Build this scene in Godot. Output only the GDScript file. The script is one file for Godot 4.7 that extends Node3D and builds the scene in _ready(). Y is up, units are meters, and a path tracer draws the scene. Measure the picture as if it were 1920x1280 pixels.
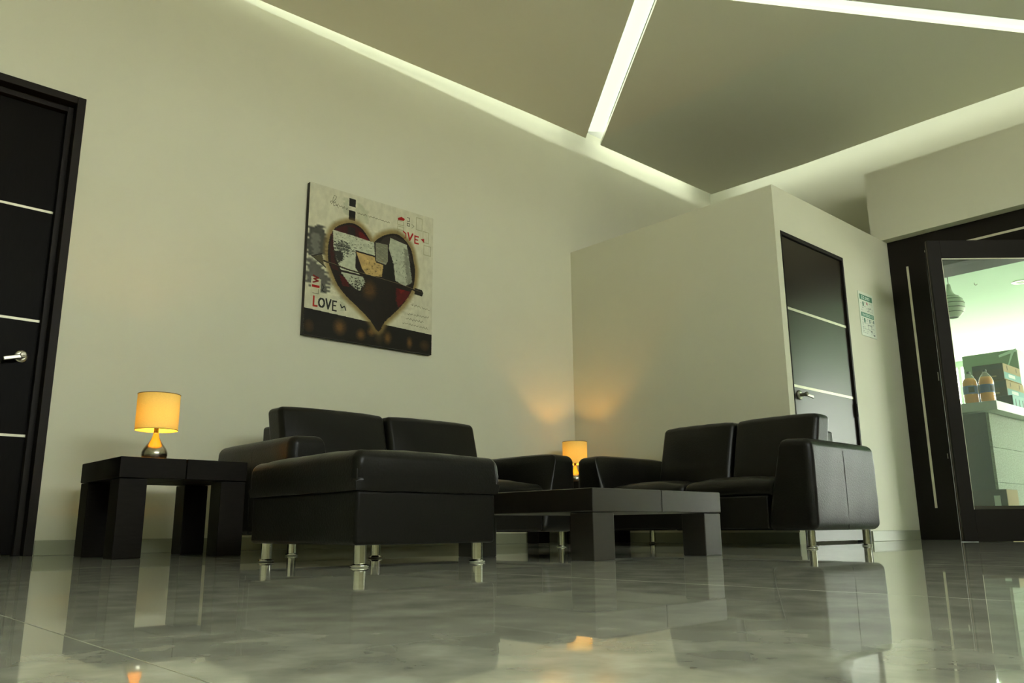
extends Node3D
# A reception lounge seen from just above its polished floor. Wall_left is the plane x = -4.70, the camera stands over x = z = 0.

const AX := -4.70      # left wall
const BZ := -5.004     # front of the partition block
const CX := -2.738     # side of the partition block
const BH := 2.478      # height of the block and of the soffit over the entrance
const DZ := -6.878     # front of the entrance frame
const KZ := -6.781     # front of the bulkhead
const EZ := -7.25      # wall behind the bulkhead
const PY := 3.525      # underside of the hung ceiling panels
const TY := 3.72       # true ceiling
const RX := 3.6
const FZ := 2.6
const R2X := 1.6       # right side of the next room
const R2Z := -14.5
const R2Y := 2.75

var M := {}
var rng := RandomNumberGenerator.new()
var used := {}


# ------------------------------------------------------------------ geometry
class Geo:
	var v := PackedVector3Array()
	var n := PackedVector3Array()
	var u := PackedVector2Array()
	var ix := PackedInt32Array()

	func p(a: Vector3, b: Vector3, t := Vector2.ZERO) -> int:
		v.append(a); n.append(b); u.append(t)
		return v.size() - 1

	func tri(a: int, b: int, c: int) -> void:
		var cr := (v[b] - v[a]).cross(v[c] - v[a])
		if cr.length_squared() < 1e-18:
			return
		if cr.dot(n[a] + n[b] + n[c]) > 0.0:
			ix.append_array(PackedInt32Array([a, c, b]))
		else:
			ix.append_array(PackedInt32Array([a, b, c]))

	func quad(a: Vector3, b: Vector3, c: Vector3, d: Vector3, nn: Vector3) -> void:
		var i := p(a, nn, Vector2(0, 0)); var j := p(b, nn, Vector2(1, 0)); var k := p(c, nn, Vector2(1, 1)); var l := p(d, nn, Vector2(0, 1))
		tri(i, j, k); tri(i, k, l)

	func box(lo: Vector3, hi: Vector3, bevel := 0.0) -> Geo:
		return rbox((lo + hi) * 0.5, hi - lo, bevel, 1)

	# a box with rounded edges; mid adds grid lines in the flat parts, bend moves every vertex
	func rbox(c: Vector3, s: Vector3, r: float, seg := 2, mid := 0, bend = null, basis := Basis.IDENTITY) -> Geo:
		var h := s * 0.5
		r = minf(r, minf(h.x, minf(h.y, h.z)) * 0.98)
		var ax := []
		for k in 3:
			var l := PackedFloat32Array()
			var e: float = h[k]
			if r <= 0.0:
				l.append(-e)
				for m in mid:
					l.append(lerpf(-e, e, float(m + 1) / (mid + 1)))
				l.append(e)
			else:
				for q in seg + 1:
					l.append(-e + r * (1.0 - tan(PI / 4.0 * (1.0 - float(q) / seg))))
				for m in mid:
					l.append(lerpf(-e + r, e - r, float(m + 1) / (mid + 1)))
				for q in seg + 1:
					l.append(e - r * (1.0 - tan(PI / 4.0 * (float(q) / seg))))
			ax.append(l)
		var start := v.size()
		for k in 3:
			var k1 := (k + 1) % 3
			var k2 := (k + 2) % 3
			var la: PackedFloat32Array = ax[k1]
			var lb: PackedFloat32Array = ax[k2]
			for sg in [-1.0, 1.0]:
				var first := v.size()
				for a in la.size():
					for b in lb.size():
						var q := Vector3.ZERO
						q[k] = sg * h[k]; q[k1] = la[a]; q[k2] = lb[b]
						var inner := Vector3(clampf(q.x, -h.x + r, h.x - r), clampf(q.y, -h.y + r, h.y - r), clampf(q.z, -h.z + r, h.z - r))
						var d := q - inner
						var nn := Vector3.ZERO
						nn[k] = sg
						if r > 0.0:
							nn = d.normalized()
							q = inner + nn * r
						if bend != null:
							q = bend.call(q, h)
						p(basis * q + c, basis * nn, Vector2(float(a) / (la.size() - 1), float(b) / (lb.size() - 1)))
				var w := lb.size()
				for a in la.size() - 1:
					for b in lb.size() - 1:
						var i := first + a * w + b
						tri(i, i + 1, i + w + 1); tri(i, i + w + 1, i + w)
		if bend != null:
			smooth(start)
		return self

	func smooth(start := 0) -> void:
		var acc := {}
		var key := func(a: Vector3) -> Vector3i: return Vector3i((a * 20000.0).round())
		for t in range(0, ix.size(), 3):
			if ix[t] < start:
				continue
			var f := -(v[ix[t + 1]] - v[ix[t]]).cross(v[ix[t + 2]] - v[ix[t]])
			for e in 3:
				var kk: Vector3i = key.call(v[ix[t + e]])
				acc[kk] = acc.get(kk, Vector3.ZERO) + f
		for i in range(start, v.size()):
			var kk2: Vector3i = key.call(v[i])
			if acc.has(kk2) and acc[kk2].length_squared() > 0.0:
				n[i] = acc[kk2].normalized()

	# turned profile round y: points are (radius, height)
	func lathe(c: Vector3, prof: Array, sides := 32, basis := Basis.IDENTITY) -> Geo:
		var first := v.size()
		for k in prof.size():
			var a: Vector2 = prof[maxi(k - 1, 0)]
			var b: Vector2 = prof[mini(k + 1, prof.size() - 1)]
			var t := b - a
			var nr := Vector2(t.y, -t.x).normalized()
			for s in sides + 1:
				var an := TAU * s / sides
				p(basis * Vector3(prof[k].x * cos(an), prof[k].y, prof[k].x * sin(an)) + c, basis * Vector3(nr.x * cos(an), nr.y, nr.x * sin(an)), Vector2(float(s) / sides, float(k) / prof.size()))
		for k in prof.size() - 1:
			for s in sides:
				var i := first + k * (sides + 1) + s
				tri(i, i + 1, i + sides + 2); tri(i, i + sides + 2, i + sides + 1)
		return self

	# flat cylinder with hard caps
	func cyl(a: Vector3, b: Vector3, r: float, sides := 24) -> Geo:
		var y := (b - a).normalized()
		var x := y.cross(Vector3(0.31, 0.77, 0.56)).normalized()
		var bs := Basis(x, y, x.cross(y))
		var l := (b - a).length()
		lathe(a, [Vector2(r, 0), Vector2(r, l)], sides, bs)
		lathe(a, [Vector2(0.0, 0), Vector2(r, 0)], sides, bs)
		lathe(a, [Vector2(r, l), Vector2(0.0, l)], sides, bs)
		return self

	func tube(path: Array, r: float, sides := 8) -> Geo:
		var first := v.size()
		for k in path.size():
			var t: Vector3 = (path[mini(k + 1, path.size() - 1)] - path[maxi(k - 1, 0)]).normalized()
			var x := t.cross(Vector3(0.13, 0.92, 0.37)).normalized()
			var y := t.cross(x)
			for s in sides + 1:
				var an := TAU * s / sides
				var d := x * cos(an) + y * sin(an)
				p(path[k] + d * r, d)
		for k in path.size() - 1:
			for s in sides:
				var i := first + k * (sides + 1) + s
				tri(i, i + 1, i + sides + 2); tri(i, i + sides + 2, i + sides + 1)
		return self

	# a plan polygon (x, z) between two heights
	func slab(poly: PackedVector2Array, y0: float, y1: float) -> Geo:
		var t := Geometry2D.triangulate_polygon(poly)
		for side in 2:
			var nn := Vector3(0, -1 if side == 0 else 1, 0)
			var first := v.size()
			for q in poly:
				p(Vector3(q.x, y0 if side == 0 else y1, q.y), nn, q)
			for i in range(0, t.size(), 3):
				tri(first + t[i], first + t[i + 1], first + t[i + 2])
		var mid := Vector2.ZERO
		for q in poly:
			mid += q / poly.size()
		for i in poly.size():
			var a := poly[i]
			var b := poly[(i + 1) % poly.size()]
			var e := Vector2((b - a).y, -(b - a).x).normalized()
			if Geometry2D.is_point_in_polygon((a + b) * 0.5 + e * 0.002, poly):
				e = -e
			quad(Vector3(a.x, y0, a.y), Vector3(b.x, y0, b.y), Vector3(b.x, y1, b.y), Vector3(a.x, y1, a.y), Vector3(e.x, 0, e.y))
		return self

	func mesh() -> ArrayMesh:
		var a := []
		a.resize(Mesh.ARRAY_MAX)
		a[Mesh.ARRAY_VERTEX] = v; a[Mesh.ARRAY_NORMAL] = n; a[Mesh.ARRAY_TEX_UV] = u; a[Mesh.ARRAY_INDEX] = ix
		var m := ArrayMesh.new()
		m.add_surface_from_arrays(Mesh.PRIMITIVE_TRIANGLES, a)
		return m


# ------------------------------------------------------------------ scene tree helpers
func numbered(called: String) -> String:
	var k: int = used.get(called, 0)
	used[called] = k + 1
	return called if k == 0 else "%s_%03d" % [called, k]

func tag(o: Node, label: String, category: String, group := "", kind := "") -> Node:
	o.set_meta("label", label); o.set_meta("category", category)
	if group: o.set_meta("group", group)
	if kind: o.set_meta("kind", kind)
	return o

func thing(called: String, label: String, category: String, at := Vector3.ZERO, turn := 0.0, group := "", kind := "") -> Node3D:
	var o := Node3D.new()
	o.name = numbered(called)
	add_child(o)
	o.position = at
	o.rotation.y = turn
	tag(o, label, category, group, kind)
	return o

func part(called: String, g: Geo, m: Material, parent: Node, label := "") -> MeshInstance3D:
	var o := MeshInstance3D.new()
	o.name = called if parent != self else numbered(called)
	o.mesh = g.mesh()
	o.material_override = m
	parent.add_child(o, true)
	if label: o.set_meta("label", label)
	return o

func shared(called: String, mesh: Mesh, m: Material, parent: Node, at: Vector3) -> MeshInstance3D:
	var o := MeshInstance3D.new()
	o.name = called
	o.mesh = mesh
	o.material_override = m
	o.position = at
	parent.add_child(o, true)
	return o

func structure(called: String, g: Geo, m: Material, label: String, category: String) -> MeshInstance3D:
	var o := part(called, g, m, self)
	tag(o, label, category, "", "structure")
	return o

func B(x0: float, y0: float, z0: float, x1: float, y1: float, z1: float, bevel := 0.0) -> Geo:
	return Geo.new().box(Vector3(minf(x0, x1), minf(y0, y1), minf(z0, z1)), Vector3(maxf(x0, x1), maxf(y0, y1), maxf(z0, z1)), bevel)

func area(parent: Node, at: Vector3, towards: Vector3, along: Vector3, size: Vector2, energy: float, color: Color) -> void:
	var l := AreaLight3D.new()
	l.name = "area_light"
	l.area_size = size
	l.light_energy = energy
	l.light_color = color
	l.shadow_enabled = true
	l.area_range = 30.0
	l.area_attenuation = 2.0
	l.area_normalize_energy = true
	parent.add_child(l, true)
	var z := -towards.normalized()
	var x := along.normalized()
	l.transform = Transform3D(Basis(x, z.cross(x), z), at)


# ------------------------------------------------------------------ materials
func mat(called: String, c: Color, rough: float, metal := 0.0, spec := 0.5) -> StandardMaterial3D:
	var m := StandardMaterial3D.new()
	m.resource_name = called
	m.albedo_color = c
	m.roughness = rough
	m.metallic = metal
	m.metallic_specular = spec
	M[called] = m
	return m

func noise_tex(freq: float, size: int, ramp: Gradient, seed_ := 1, normal := false, bump := 1.0, octaves := 4, kind := FastNoiseLite.TYPE_SIMPLEX_SMOOTH, warp := 0.0) -> NoiseTexture2D:
	var f := FastNoiseLite.new()
	f.seed = seed_
	f.noise_type = kind
	f.frequency = freq
	f.fractal_octaves = octaves
	if warp > 0.0:
		f.domain_warp_enabled = true
		f.domain_warp_amplitude = warp
		f.domain_warp_frequency = freq * 0.7
	var t := NoiseTexture2D.new()
	t.width = size
	t.height = size
	t.seamless = true
	t.noise = f
	t.as_normal_map = normal
	t.bump_strength = bump
	if ramp: t.color_ramp = ramp
	return t

func ramp(stops: Array) -> Gradient:
	var g := Gradient.new()
	var o := PackedFloat32Array()
	var c := PackedColorArray()
	for s in stops:
		o.append(s[0]); c.append(s[1])
	g.offsets = o
	g.colors = c
	return g

func triplanar(m: StandardMaterial3D, scale: Vector3, world := true) -> void:
	m.uv1_triplanar = true
	m.uv1_world_triplanar = world
	m.uv1_scale = scale

func materials() -> void:
	var w := mat("wall_paint", Color(0.808, 0.804, 0.715), 0.55, 0.0, 0.35)
	w.albedo_texture = noise_tex(0.012, 256, ramp([[0.0, Color(0.985, 0.985, 0.98)], [1.0, Color(1, 1, 1)]]), 4)
	triplanar(w, Vector3.ONE * 0.4)
	mat("ceiling_paint", Color(0.965, 0.965, 0.90), 0.7, 0.0, 0.3)
	mat("cove_paint", Color(0.93, 0.93, 0.90), 0.7, 0.0, 0.3)
	mat("dim_paint", Color(0.34, 0.37, 0.32), 0.7)
	mat("raw_board", Color(0.30, 0.28, 0.24), 0.9)
	mat("skirting", Color(0.55, 0.56, 0.47), 0.35)
	var f := mat("marble", Color(0.985, 0.985, 0.925), 0.03, 0.0, 0.5)
	f.clearcoat_enabled = true
	f.clearcoat = 0.52
	f.clearcoat_roughness = 0.012
	f.albedo_texture = noise_tex(0.013, 1024, ramp([[0.0, Color(0.66, 0.66, 0.65)], [0.35, Color(0.76, 0.76, 0.745)], [0.6, Color(0.83, 0.83, 0.815)], [0.85, Color(0.91, 0.91, 0.895)], [1.0, Color(0.93, 0.93, 0.91)]]), 11, false, 1.0, 6, FastNoiseLite.TYPE_SIMPLEX_SMOOTH, 12.0)
	f.normal_enabled = true
	f.normal_texture = noise_tex(0.004, 512, null, 21, true, 2.0, 3)
	f.normal_scale = 0.004
	triplanar(f, Vector3(0.55, 0.55, 0.55))
	mat("grout", Color(0.30, 0.31, 0.26), 0.8)
	var l := mat("leather", Color(0.07, 0.064, 0.052), 0.33, 0.0, 0.32)
	l.normal_enabled = true
	l.normal_texture = noise_tex(0.05, 512, null, 7, true, 6.0, 5)
	l.normal_scale = 0.14
	triplanar(l, Vector3.ONE * 3.0, false)
	mat("stitching", Color(0.07, 0.065, 0.055), 0.7)
	var t := mat("table_veneer", Color(0.10, 0.086, 0.07), 0.45, 0.0, 0.2)
	t.albedo_texture = noise_tex(0.02, 512, ramp([[0.0, Color(0.82, 0.80, 0.78)], [1.0, Color(1, 1, 1)]]), 9, false, 1.0, 4)
	triplanar(t, Vector3(1.2, 6.0, 1.2))
	var tg := mat("table_gloss", Color(0.12, 0.10, 0.074), 0.34, 0.0, 0.62)
	tg.albedo_texture = t.albedo_texture
	triplanar(tg, Vector3(1.2, 6.0, 1.2))
	var d := mat("door_veneer", Color(0.07, 0.063, 0.052), 0.45, 0.0, 0.15)
	d.albedo_texture = noise_tex(0.02, 512, ramp([[0.0, Color(0.80, 0.78, 0.76)], [1.0, Color(1, 1, 1)]]), 15, false, 1.0, 4)
	triplanar(d, Vector3(8.0, 0.8, 8.0))
	mat("frame_wood", Color(0.11, 0.095, 0.08), 0.5, 0.0, 0.25)
	mat("inlay_metal", Color(0.80, 0.79, 0.70), 0.45, 0.4)
	mat("satin_metal", Color(0.62, 0.61, 0.56), 0.33, 1.0)
	mat("chrome", Color(0.80, 0.80, 0.76), 0.07, 1.0)
	mat("lamp_metal", Color(0.66, 0.64, 0.58), 0.24, 1.0)
	mat("black_plastic", Color(0.05, 0.05, 0.05), 0.5)
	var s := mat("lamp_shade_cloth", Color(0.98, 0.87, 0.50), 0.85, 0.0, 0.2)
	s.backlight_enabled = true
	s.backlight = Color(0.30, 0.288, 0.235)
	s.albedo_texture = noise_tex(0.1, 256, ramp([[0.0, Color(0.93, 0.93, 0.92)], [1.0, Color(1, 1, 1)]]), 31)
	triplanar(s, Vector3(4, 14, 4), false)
	var b := mat("bulb", Color(1, 0.85, 0.55), 0.5)
	b.emission_enabled = true
	b.emission = Color(1.0, 0.70, 0.30)
	b.emission_energy_multiplier = 6.0
	var e := mat("tube_glow", Color(0.95, 1.0, 0.93), 0.5)
	e.emission_enabled = true
	e.emission = Color(0.93, 1.0, 0.90)
	e.emission_energy_multiplier = 0.95
	var g := mat("glass", Color(0.9, 1.0, 0.93, 0.06), 0.02)
	g.transparency = BaseMaterial3D.TRANSPARENCY_ALPHA
	mat("canvas_edge", Color(0.10, 0.095, 0.08), 0.7)
	mat("plaster_white", Color(0.83, 0.90, 0.81), 0.7, 0.0, 0.3)
	mat("room_ceiling", Color(0.74, 0.87, 0.74), 0.7, 0.0, 0.3)
	mat("counter_top", Color(0.76, 0.80, 0.74), 0.25)
	var st := mat("stone_panel", Color(0.62, 0.66, 0.58), 0.75, 0.0, 0.3)
	st.albedo_texture = noise_tex(0.03, 512, ramp([[0.0, Color(0.72, 0.72, 0.70)], [1.0, Color(1, 1, 1)]]), 41, false, 1.0, 5)
	st.heightmap_enabled = false
	triplanar(st, Vector3(1.5, 5.0, 1.5))
	mat("cabinet_green", Color(0.52, 0.60, 0.50), 0.5)
	mat("cardboard", Color(0.60, 0.52, 0.36), 0.85)
	mat("cardboard_dark", Color(0.26, 0.22, 0.16), 0.85)
	mat("print_teal", Color(0.42, 0.60, 0.58), 0.8)
	mat("print_dark", Color(0.16, 0.19, 0.18), 0.8)
	mat("paper", Color(0.80, 0.86, 0.78), 0.8)
	mat("crate_black", Color(0.09, 0.10, 0.10), 0.6)
	mat("crate_teal", Color(0.50, 0.66, 0.62), 0.7)
	mat("soda", Color(0.96, 0.63, 0.01), 0.5, 0.0, 0.2)
	mat("bottle_label", Color(0.28, 0.40, 0.58), 0.5)
	mat("label_print", Color(0.10, 0.14, 0.14), 0.5)
	var pet := mat("clear_plastic", Color(0.93, 0.97, 0.95, 0.14), 0.06, 0.0, 0.4)
	pet.transparency = BaseMaterial3D.TRANSPARENCY_ALPHA
	mat("bottle_cap", Color(0.12, 0.16, 0.14), 0.5)
	mat("pendant_shell", Color(0.66, 0.72, 0.62), 0.45)
	mat("pendant_groove", Color(0.10, 0.11, 0.10), 0.6)
	var film := mat("plastic_film", Color(0.86, 0.95, 0.88), 0.3)
	film.backlight_enabled = true
	film.backlight = Color(0.6, 0.6, 0.6)


# ------------------------------------------------------------------ printed pictures
const FONT := {"S": [15, 16, 14, 1, 30], "I": [14, 4, 4, 4, 14], "M": [17, 27, 21, 17, 17], "O": [14, 17, 17, 17, 14], "N": [17, 25, 21, 19, 17], "C": [15, 16, 16, 16, 15], "E": [31, 16, 30, 16, 31], "D": [30, 17, 17, 17, 30]}

func write(im: Image, text: String, x: int, y: int, cell: Vector2i, c: Color) -> void:
	for ch in text:
		for r in 5:
			for k in 5:
				if FONT[ch][r] & (16 >> k):
					im.fill_rect(Rect2i(x + k * cell.x, y + r * cell.y, cell.x, cell.y), c)
		x += 6 * cell.x

func poly(im: Image, pts: Array, c: Color, jitter := 0.0, scale := 5.12) -> void:
	var lo := 1e9
	var hi := -1e9
	for q in pts:
		lo = minf(lo, q.y * scale); hi = maxf(hi, q.y * scale)
	for y in range(int(maxf(lo, 0.0)), int(minf(hi, im.get_height() - 1)) + 1):
		var xs := []
		for i in pts.size():
			var a: Vector2 = pts[i] * scale
			var b: Vector2 = pts[(i + 1) % pts.size()] * scale
			if (a.y <= y) != (b.y <= y):
				xs.append(a.x + (b.x - a.x) * (y - a.y) / (b.y - a.y))
		xs.sort()
		for i in range(0, xs.size() - 1, 2):
			var x0 := int(round(xs[i] + rng.randf_range(-jitter, jitter)))
			var x1 := int(round(xs[i + 1] + rng.randf_range(-jitter, jitter)))
			if x1 > x0:
				im.fill_rect(Rect2i(x0, y, x1 - x0, 1), c)

func stroke(im: Image, pts: Array, w: float, c: Color, scale := 5.12) -> void:
	for i in pts.size() - 1:
		var a: Vector2 = pts[i] * scale
		var b: Vector2 = pts[i + 1] * scale
		var steps := int((b - a).length()) + 1
		for s in steps + 1:
			var q := a.lerp(b, float(s) / steps)
			im.fill_rect(Rect2i(int(q.x - w * 0.5), int(q.y - w * 0.5), maxi(int(w), 1), maxi(int(w), 1)), c)

func V(a: Array) -> Array:
	var o := []
	for q in a:
		o.append(Vector2(q[0], q[1]))
	return o

func smooth_loop(a: Array, per := 4) -> Array:
	var o := []
	for i in a.size():
		var p0: Vector2 = a[(i - 1 + a.size()) % a.size()]
		var p1: Vector2 = a[i]
		var p2: Vector2 = a[(i + 1) % a.size()]
		var p3: Vector2 = a[(i + 2) % a.size()]
		for k in per:
			o.append(p1.cubic_interpolate(p2, p0, p3, float(k) / per))
	return o

func scribble(im: Image, x0: float, y0: float, x1: float, y1: float, h: float, c: Color, w := 1.0) -> void:
	var pts := []
	var k := int((x1 - x0) * 1.3)
	for i in k + 1:
		var t := float(i) / k
		pts.append(Vector2(lerpf(x0, x1, t) + rng.randf_range(-0.3, 0.3), lerpf(y0, y1, t) + sin(i * 2.1) * h * rng.randf_range(0.2, 1.0)))
		if rng.randf() < 0.16 and pts.size() > 2:
			stroke(im, pts, w, c)
			pts = []
	if pts.size() > 1: stroke(im, pts, w, c)

func heart_picture() -> Texture2D:
	var n := 512
	var im := Image.create(n, n, false, Image.FORMAT_RGB8)
	var cream := Color(0.88, 0.87, 0.80)
	im.fill(cream)
	var dark := Color(0.10, 0.085, 0.065)
	# grey brushed passages on the left and soft ones round the top
	poly(im, V([[0, 30], [6, 28], [11, 27], [15, 35], [14, 46], [6, 48], [0, 49]]), Color(0.33, 0.33, 0.32), 10)
	poly(im, V([[0, 50], [8, 52], [13, 55], [18, 64], [14, 71], [6, 70], [0, 66]]), Color(0.40, 0.40, 0.39), 14)
	poly(im, V([[3, 34], [8, 33], [9, 47], [4, 48]]), Color(0.46, 0.46, 0.44), 8)
	poly(im, V([[25, 4], [30, 3], [30, 16], [25, 14]]), Color(0.78, 0.78, 0.71), 8)
	poly(im, V([[34, 4], [44, 8], [46, 18], [36, 17]]), Color(0.80, 0.80, 0.72), 10)
	im.resize(84, 84, Image.INTERPOLATE_BILINEAR)
	im.resize(n, n, Image.INTERPOLATE_CUBIC)
	poly(im, V([[4, 62], [11, 63], [11, 76], [4, 75]]), Color(0.84, 0.83, 0.75), 1)
	poly(im, V([[25, 70], [30, 71], [31, 80], [26, 81]]), Color(0.80, 0.80, 0.73), 3)
	# dark band along the foot with ochre dabs
	poly(im, V([[0, 83], [46, 84.5], [59, 84.5], [100, 85.5], [100, 100], [0, 100]]), dark, 1)
	for q in [[26, 91.5, 4.6, 5.0], [42, 94, 3.4, 3.6], [63, 93, 3.0, 4.2], [81, 94, 2.2, 4.0], [4, 94, 3.0, 3.6], [94, 94, 3.6, 3.2], [50, 91, 3, 3]]:
		for k in 6:
			var s: float = 1.25 - k * 0.17
			var pts := []
			for a in 14:
				pts.append(Vector2(q[0] + cos(TAU * a / 14.0) * q[2] * s, q[1] + sin(TAU * a / 14.0) * q[3] * s))
			poly(im, pts, dark.lerp(Color(0.66, 0.47, 0.22) if q[2] > 2.1 else Color(0.42, 0.3, 0.14), 0.12 + k * (0.10 if q[0] > 20 and q[0] < 90 else 0.04)), 3)
	# stencilled squares and scraps of writing
	scribble(im, 15, 9, 29, 12, 1.3, Color(0.22, 0.2, 0.17))
	stroke(im, V([[16, 11], [19, 7], [20, 5], [18, 4.5], [17, 8], [18, 12], [20, 10.5], [21.5, 12.5]]), 1, Color(0.2, 0.18, 0.15))
	scribble(im, 36, 12, 62, 12.5, 0.9, Color(0.25, 0.22, 0.18))
	scribble(im, 82, 67, 98, 68.5, 0.9, Color(0.3, 0.28, 0.23))
	scribble(im, 79, 74, 97, 74, 0.9, Color(0.32, 0.29, 0.24))
	scribble(im, 78, 77.5, 93, 78, 1.0, Color(0.22, 0.2, 0.17))
	scribble(im, 75, 81, 97, 82, 0.9, Color(0.3, 0.28, 0.22))
	poly(im, V([[29.5, 3], [34.5, 3], [34.5, 8.5], [29.5, 8.5]]), Color(0.09, 0.085, 0.075), 0.6)
	poly(im, V([[29.5, 11.5], [34.5, 11.5], [34.5, 18], [29.5, 18]]), Color(0.10, 0.10, 0.085), 0.6)
	var red := Color(0.72, 0.10, 0.08)
	var grey := Color(0.74, 0.73, 0.64)
	var ink := Color(0.16, 0.17, 0.16)
	poly(im, V([[69, 7], [72, 5.5], [75, 6.5], [74, 8], [69, 8.5]]), red, 1)
	for q in [[69, 9, 74, 12], [69, 13, 74, 15.5], [85, 3, 90, 12], [91, 12, 96, 20], [92, 22, 98, 29]]:
		stroke(im, V([[q[0], q[1]], [q[2], q[1]], [q[2], q[3]], [q[0], q[3]], [q[0], q[1]]]), 3, grey)
	stroke(im, V([[77, 5], [79, 5], [79, 7.5], [77, 7.5]]), 2, ink)
	stroke(im, V([[77, 9], [79, 9], [79, 11], [77, 11], [77, 9]]), 2, ink)
	stroke(im, V([[81, 9], [83, 10], [81, 12]]), 1, ink)
	stroke(im, V([[69, 17], [69, 21], [73, 21]]), 4, grey)
	stroke(im, V([[74, 16], [76, 17], [76, 20], [74, 21]]), 4, red)
	stroke(im, V([[78, 16], [79.5, 21], [82, 16]]), 5, red)
	stroke(im, V([[87, 17], [84, 17], [84, 22], [87, 22]]), 5, red)
	stroke(im, V([[84, 19.5], [86.5, 19.5]]), 4, red)
	poly(im, V([[89, 18], [92, 17], [92, 20]]), red, 1)
	# LOVE at the lower left, with a turned word over it
	stroke(im, V([[6.5, 75.0], [6.5, 81.0], [8.8, 81.0]]), 6, Color(0.74, 0.2, 0.15))
	var oo := []
	for a in 17:
		oo.append(Vector2(12.2 + cos(TAU * a / 16.0) * 2.0, 78.2 + sin(TAU * a / 16.0) * 2.7))
	stroke(im, oo, 5, ink)
	stroke(im, V([[15.4, 75.2], [17.0, 81.2], [18.8, 75.2]]), 5, ink)
	stroke(im, V([[22.8, 75.6], [20.4, 75.6], [20.4, 81.6], [22.8, 81.6]]), 5, Color(0.2, 0.19, 0.18))
	stroke(im, V([[20.4, 78.5], [22.4, 78.5]]), 4, Color(0.2, 0.19, 0.18))
	stroke(im, V([[5.5, 66], [9, 64.5], [6, 63.6], [9.2, 62.6], [5.5, 61.5]]), 4, red.darkened(0.25))
	stroke(im, V([[5.5, 68.2], [9.5, 68.2]]), 8, red)
	stroke(im, V([[9.6, 70], [9.6, 73], [5.6, 73]]), 2, grey.darkened(0.35))
	stroke(im, V([[26, 77], [27, 79], [29, 77.5], [30, 80]]), 3, ink)
	stroke(im, V([[12, 66], [13.5, 68], [12, 70], [14, 71]]), 2, ink)
	# airbrushed edge round the heart, worked out on a small picture and enlarged
	var heart := smooth_loop(V([[48.5, 30], [43, 24.5], [38, 21], [32, 20], [26, 22], [20, 26], [17, 31], [15.3, 37], [15, 44], [16, 51], [19, 57], [23, 64], [30, 70.5], [37, 75], [43, 79], [49, 83.5], [55.5, 90], [60, 83], [66, 77], [73, 70], [79, 62], [83, 55], [84.3, 49], [84.5, 41], [83, 35], [81, 28], [77, 23], [71, 19.5], [65, 19.5], [58, 22.5], [53, 26]]), 3)
	var soft := Image.create(128, 128, false, Image.FORMAT_L8)
	var hp := PackedVector2Array(heart)
	for y in 128:
		for x in 128:
			var q := Vector2(x + 0.5, y + 0.5) / 1.28
			if q.x < 8 or q.y < 12: continue
			var dd := 1e9
			for i in range(0, hp.size(), 1):
				var cpt := Geometry2D.get_closest_point_to_segment(q, hp[i], hp[(i + 1) % hp.size()])
				dd = minf(dd, cpt.distance_squared_to(q))
			var tail := maxf(0.0, 1.0 - Vector2(q.x - 56, (q.y - 92) * 0.6).length() / 5.0) * 0.6
			var k := maxf(smoothstep(5.0, 0.8, sqrt(dd)), tail)
			soft.set_pixel(x, y, Color(k, k, k))
	soft.resize(n, n, Image.INTERPOLATE_BILINEAR)
	var tan_ := Color(0.56, 0.47, 0.28)
	for y in n:
		for x in n:
			var k := soft.get_pixel(x, y).r
			if k > 0.01:
				im.set_pixel(x, y, im.get_pixel(x, y).lerp(tan_, k * 0.85))
	# the heart
	poly(im, heart, Color(0.13, 0.10, 0.08), 1.5)
	poly(im, V([[16, 33], [20, 27], [27, 23], [33, 21], [38, 22], [44, 27], [47.5, 30.5], [40, 30], [20, 29]]), Color(0.26, 0.06, 0.055), 4)
	poly(im, V([[37, 24], [42, 25.5], [47, 30.5], [39, 29.5]]), Color(0.42, 0.06, 0.055), 4)
	poly(im, V([[29, 23], [35, 23], [35, 29], [29, 28]]), Color(0.16, 0.13, 0.12), 3)
	poly(im, V([[16, 38], [19, 30], [20, 48], [24, 55], [18, 54]]), Color(0.24, 0.08, 0.07), 3)
	poly(im, V([[58, 24], [66, 20.5], [74, 22], [80, 29], [83, 38], [80, 36], [62, 28], [54, 29]]), Color(0.22, 0.19, 0.17), 3)
	poly(im, V([[69, 57.5], [81, 58], [78, 64], [71, 71], [69, 66]]), Color(0.36, 0.06, 0.06), 4)
	poly(im, V([[71, 58], [76, 58], [73, 61]]), Color(0.48, 0.06, 0.06), 3)
	poly(im, V([[24, 57], [30, 59], [32, 64], [27, 64]]), Color(0.34, 0.07, 0.06), 3)
	for k in 7:
		var pts := []
		for a in 16:
			pts.append(Vector2(47.5 + cos(TAU * a / 16.0) * (7.5 - k * 0.8), 63 + sin(TAU * a / 16.0) * (9.0 - k * 1.0)))
		poly(im, pts, Color(0.13, 0.10, 0.08).lerp(Color(0.36, 0.25, 0.13), k / 6.0), 5)
	# plastered patches
	var white := Color(0.80, 0.82, 0.76)
	poly(im, V([[18, 28], [34, 28.5], [50, 29.5], [51, 39], [36, 38], [36, 50], [40, 54], [25, 53.5], [22, 48], [19, 39]]), white, 1.2)
	for k in 260:
		var q := Vector2(rng.randfn(25, 4.2), rng.randfn(38.5, 2.2))
		if q.x > 19 and q.x < 36:
			im.fill_rect(Rect2i(int(q.x * 5.12), int(q.y * 5.12), rng.randi_range(2, 9), rng.randi_range(1, 4)), Color(0.22, 0.23, 0.21).lerp(white, rng.randf() * 0.5))
	poly(im, V([[19, 42], [25, 41], [27, 46], [23, 50]]), Color(0.2, 0.2, 0.18), 6)
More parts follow.
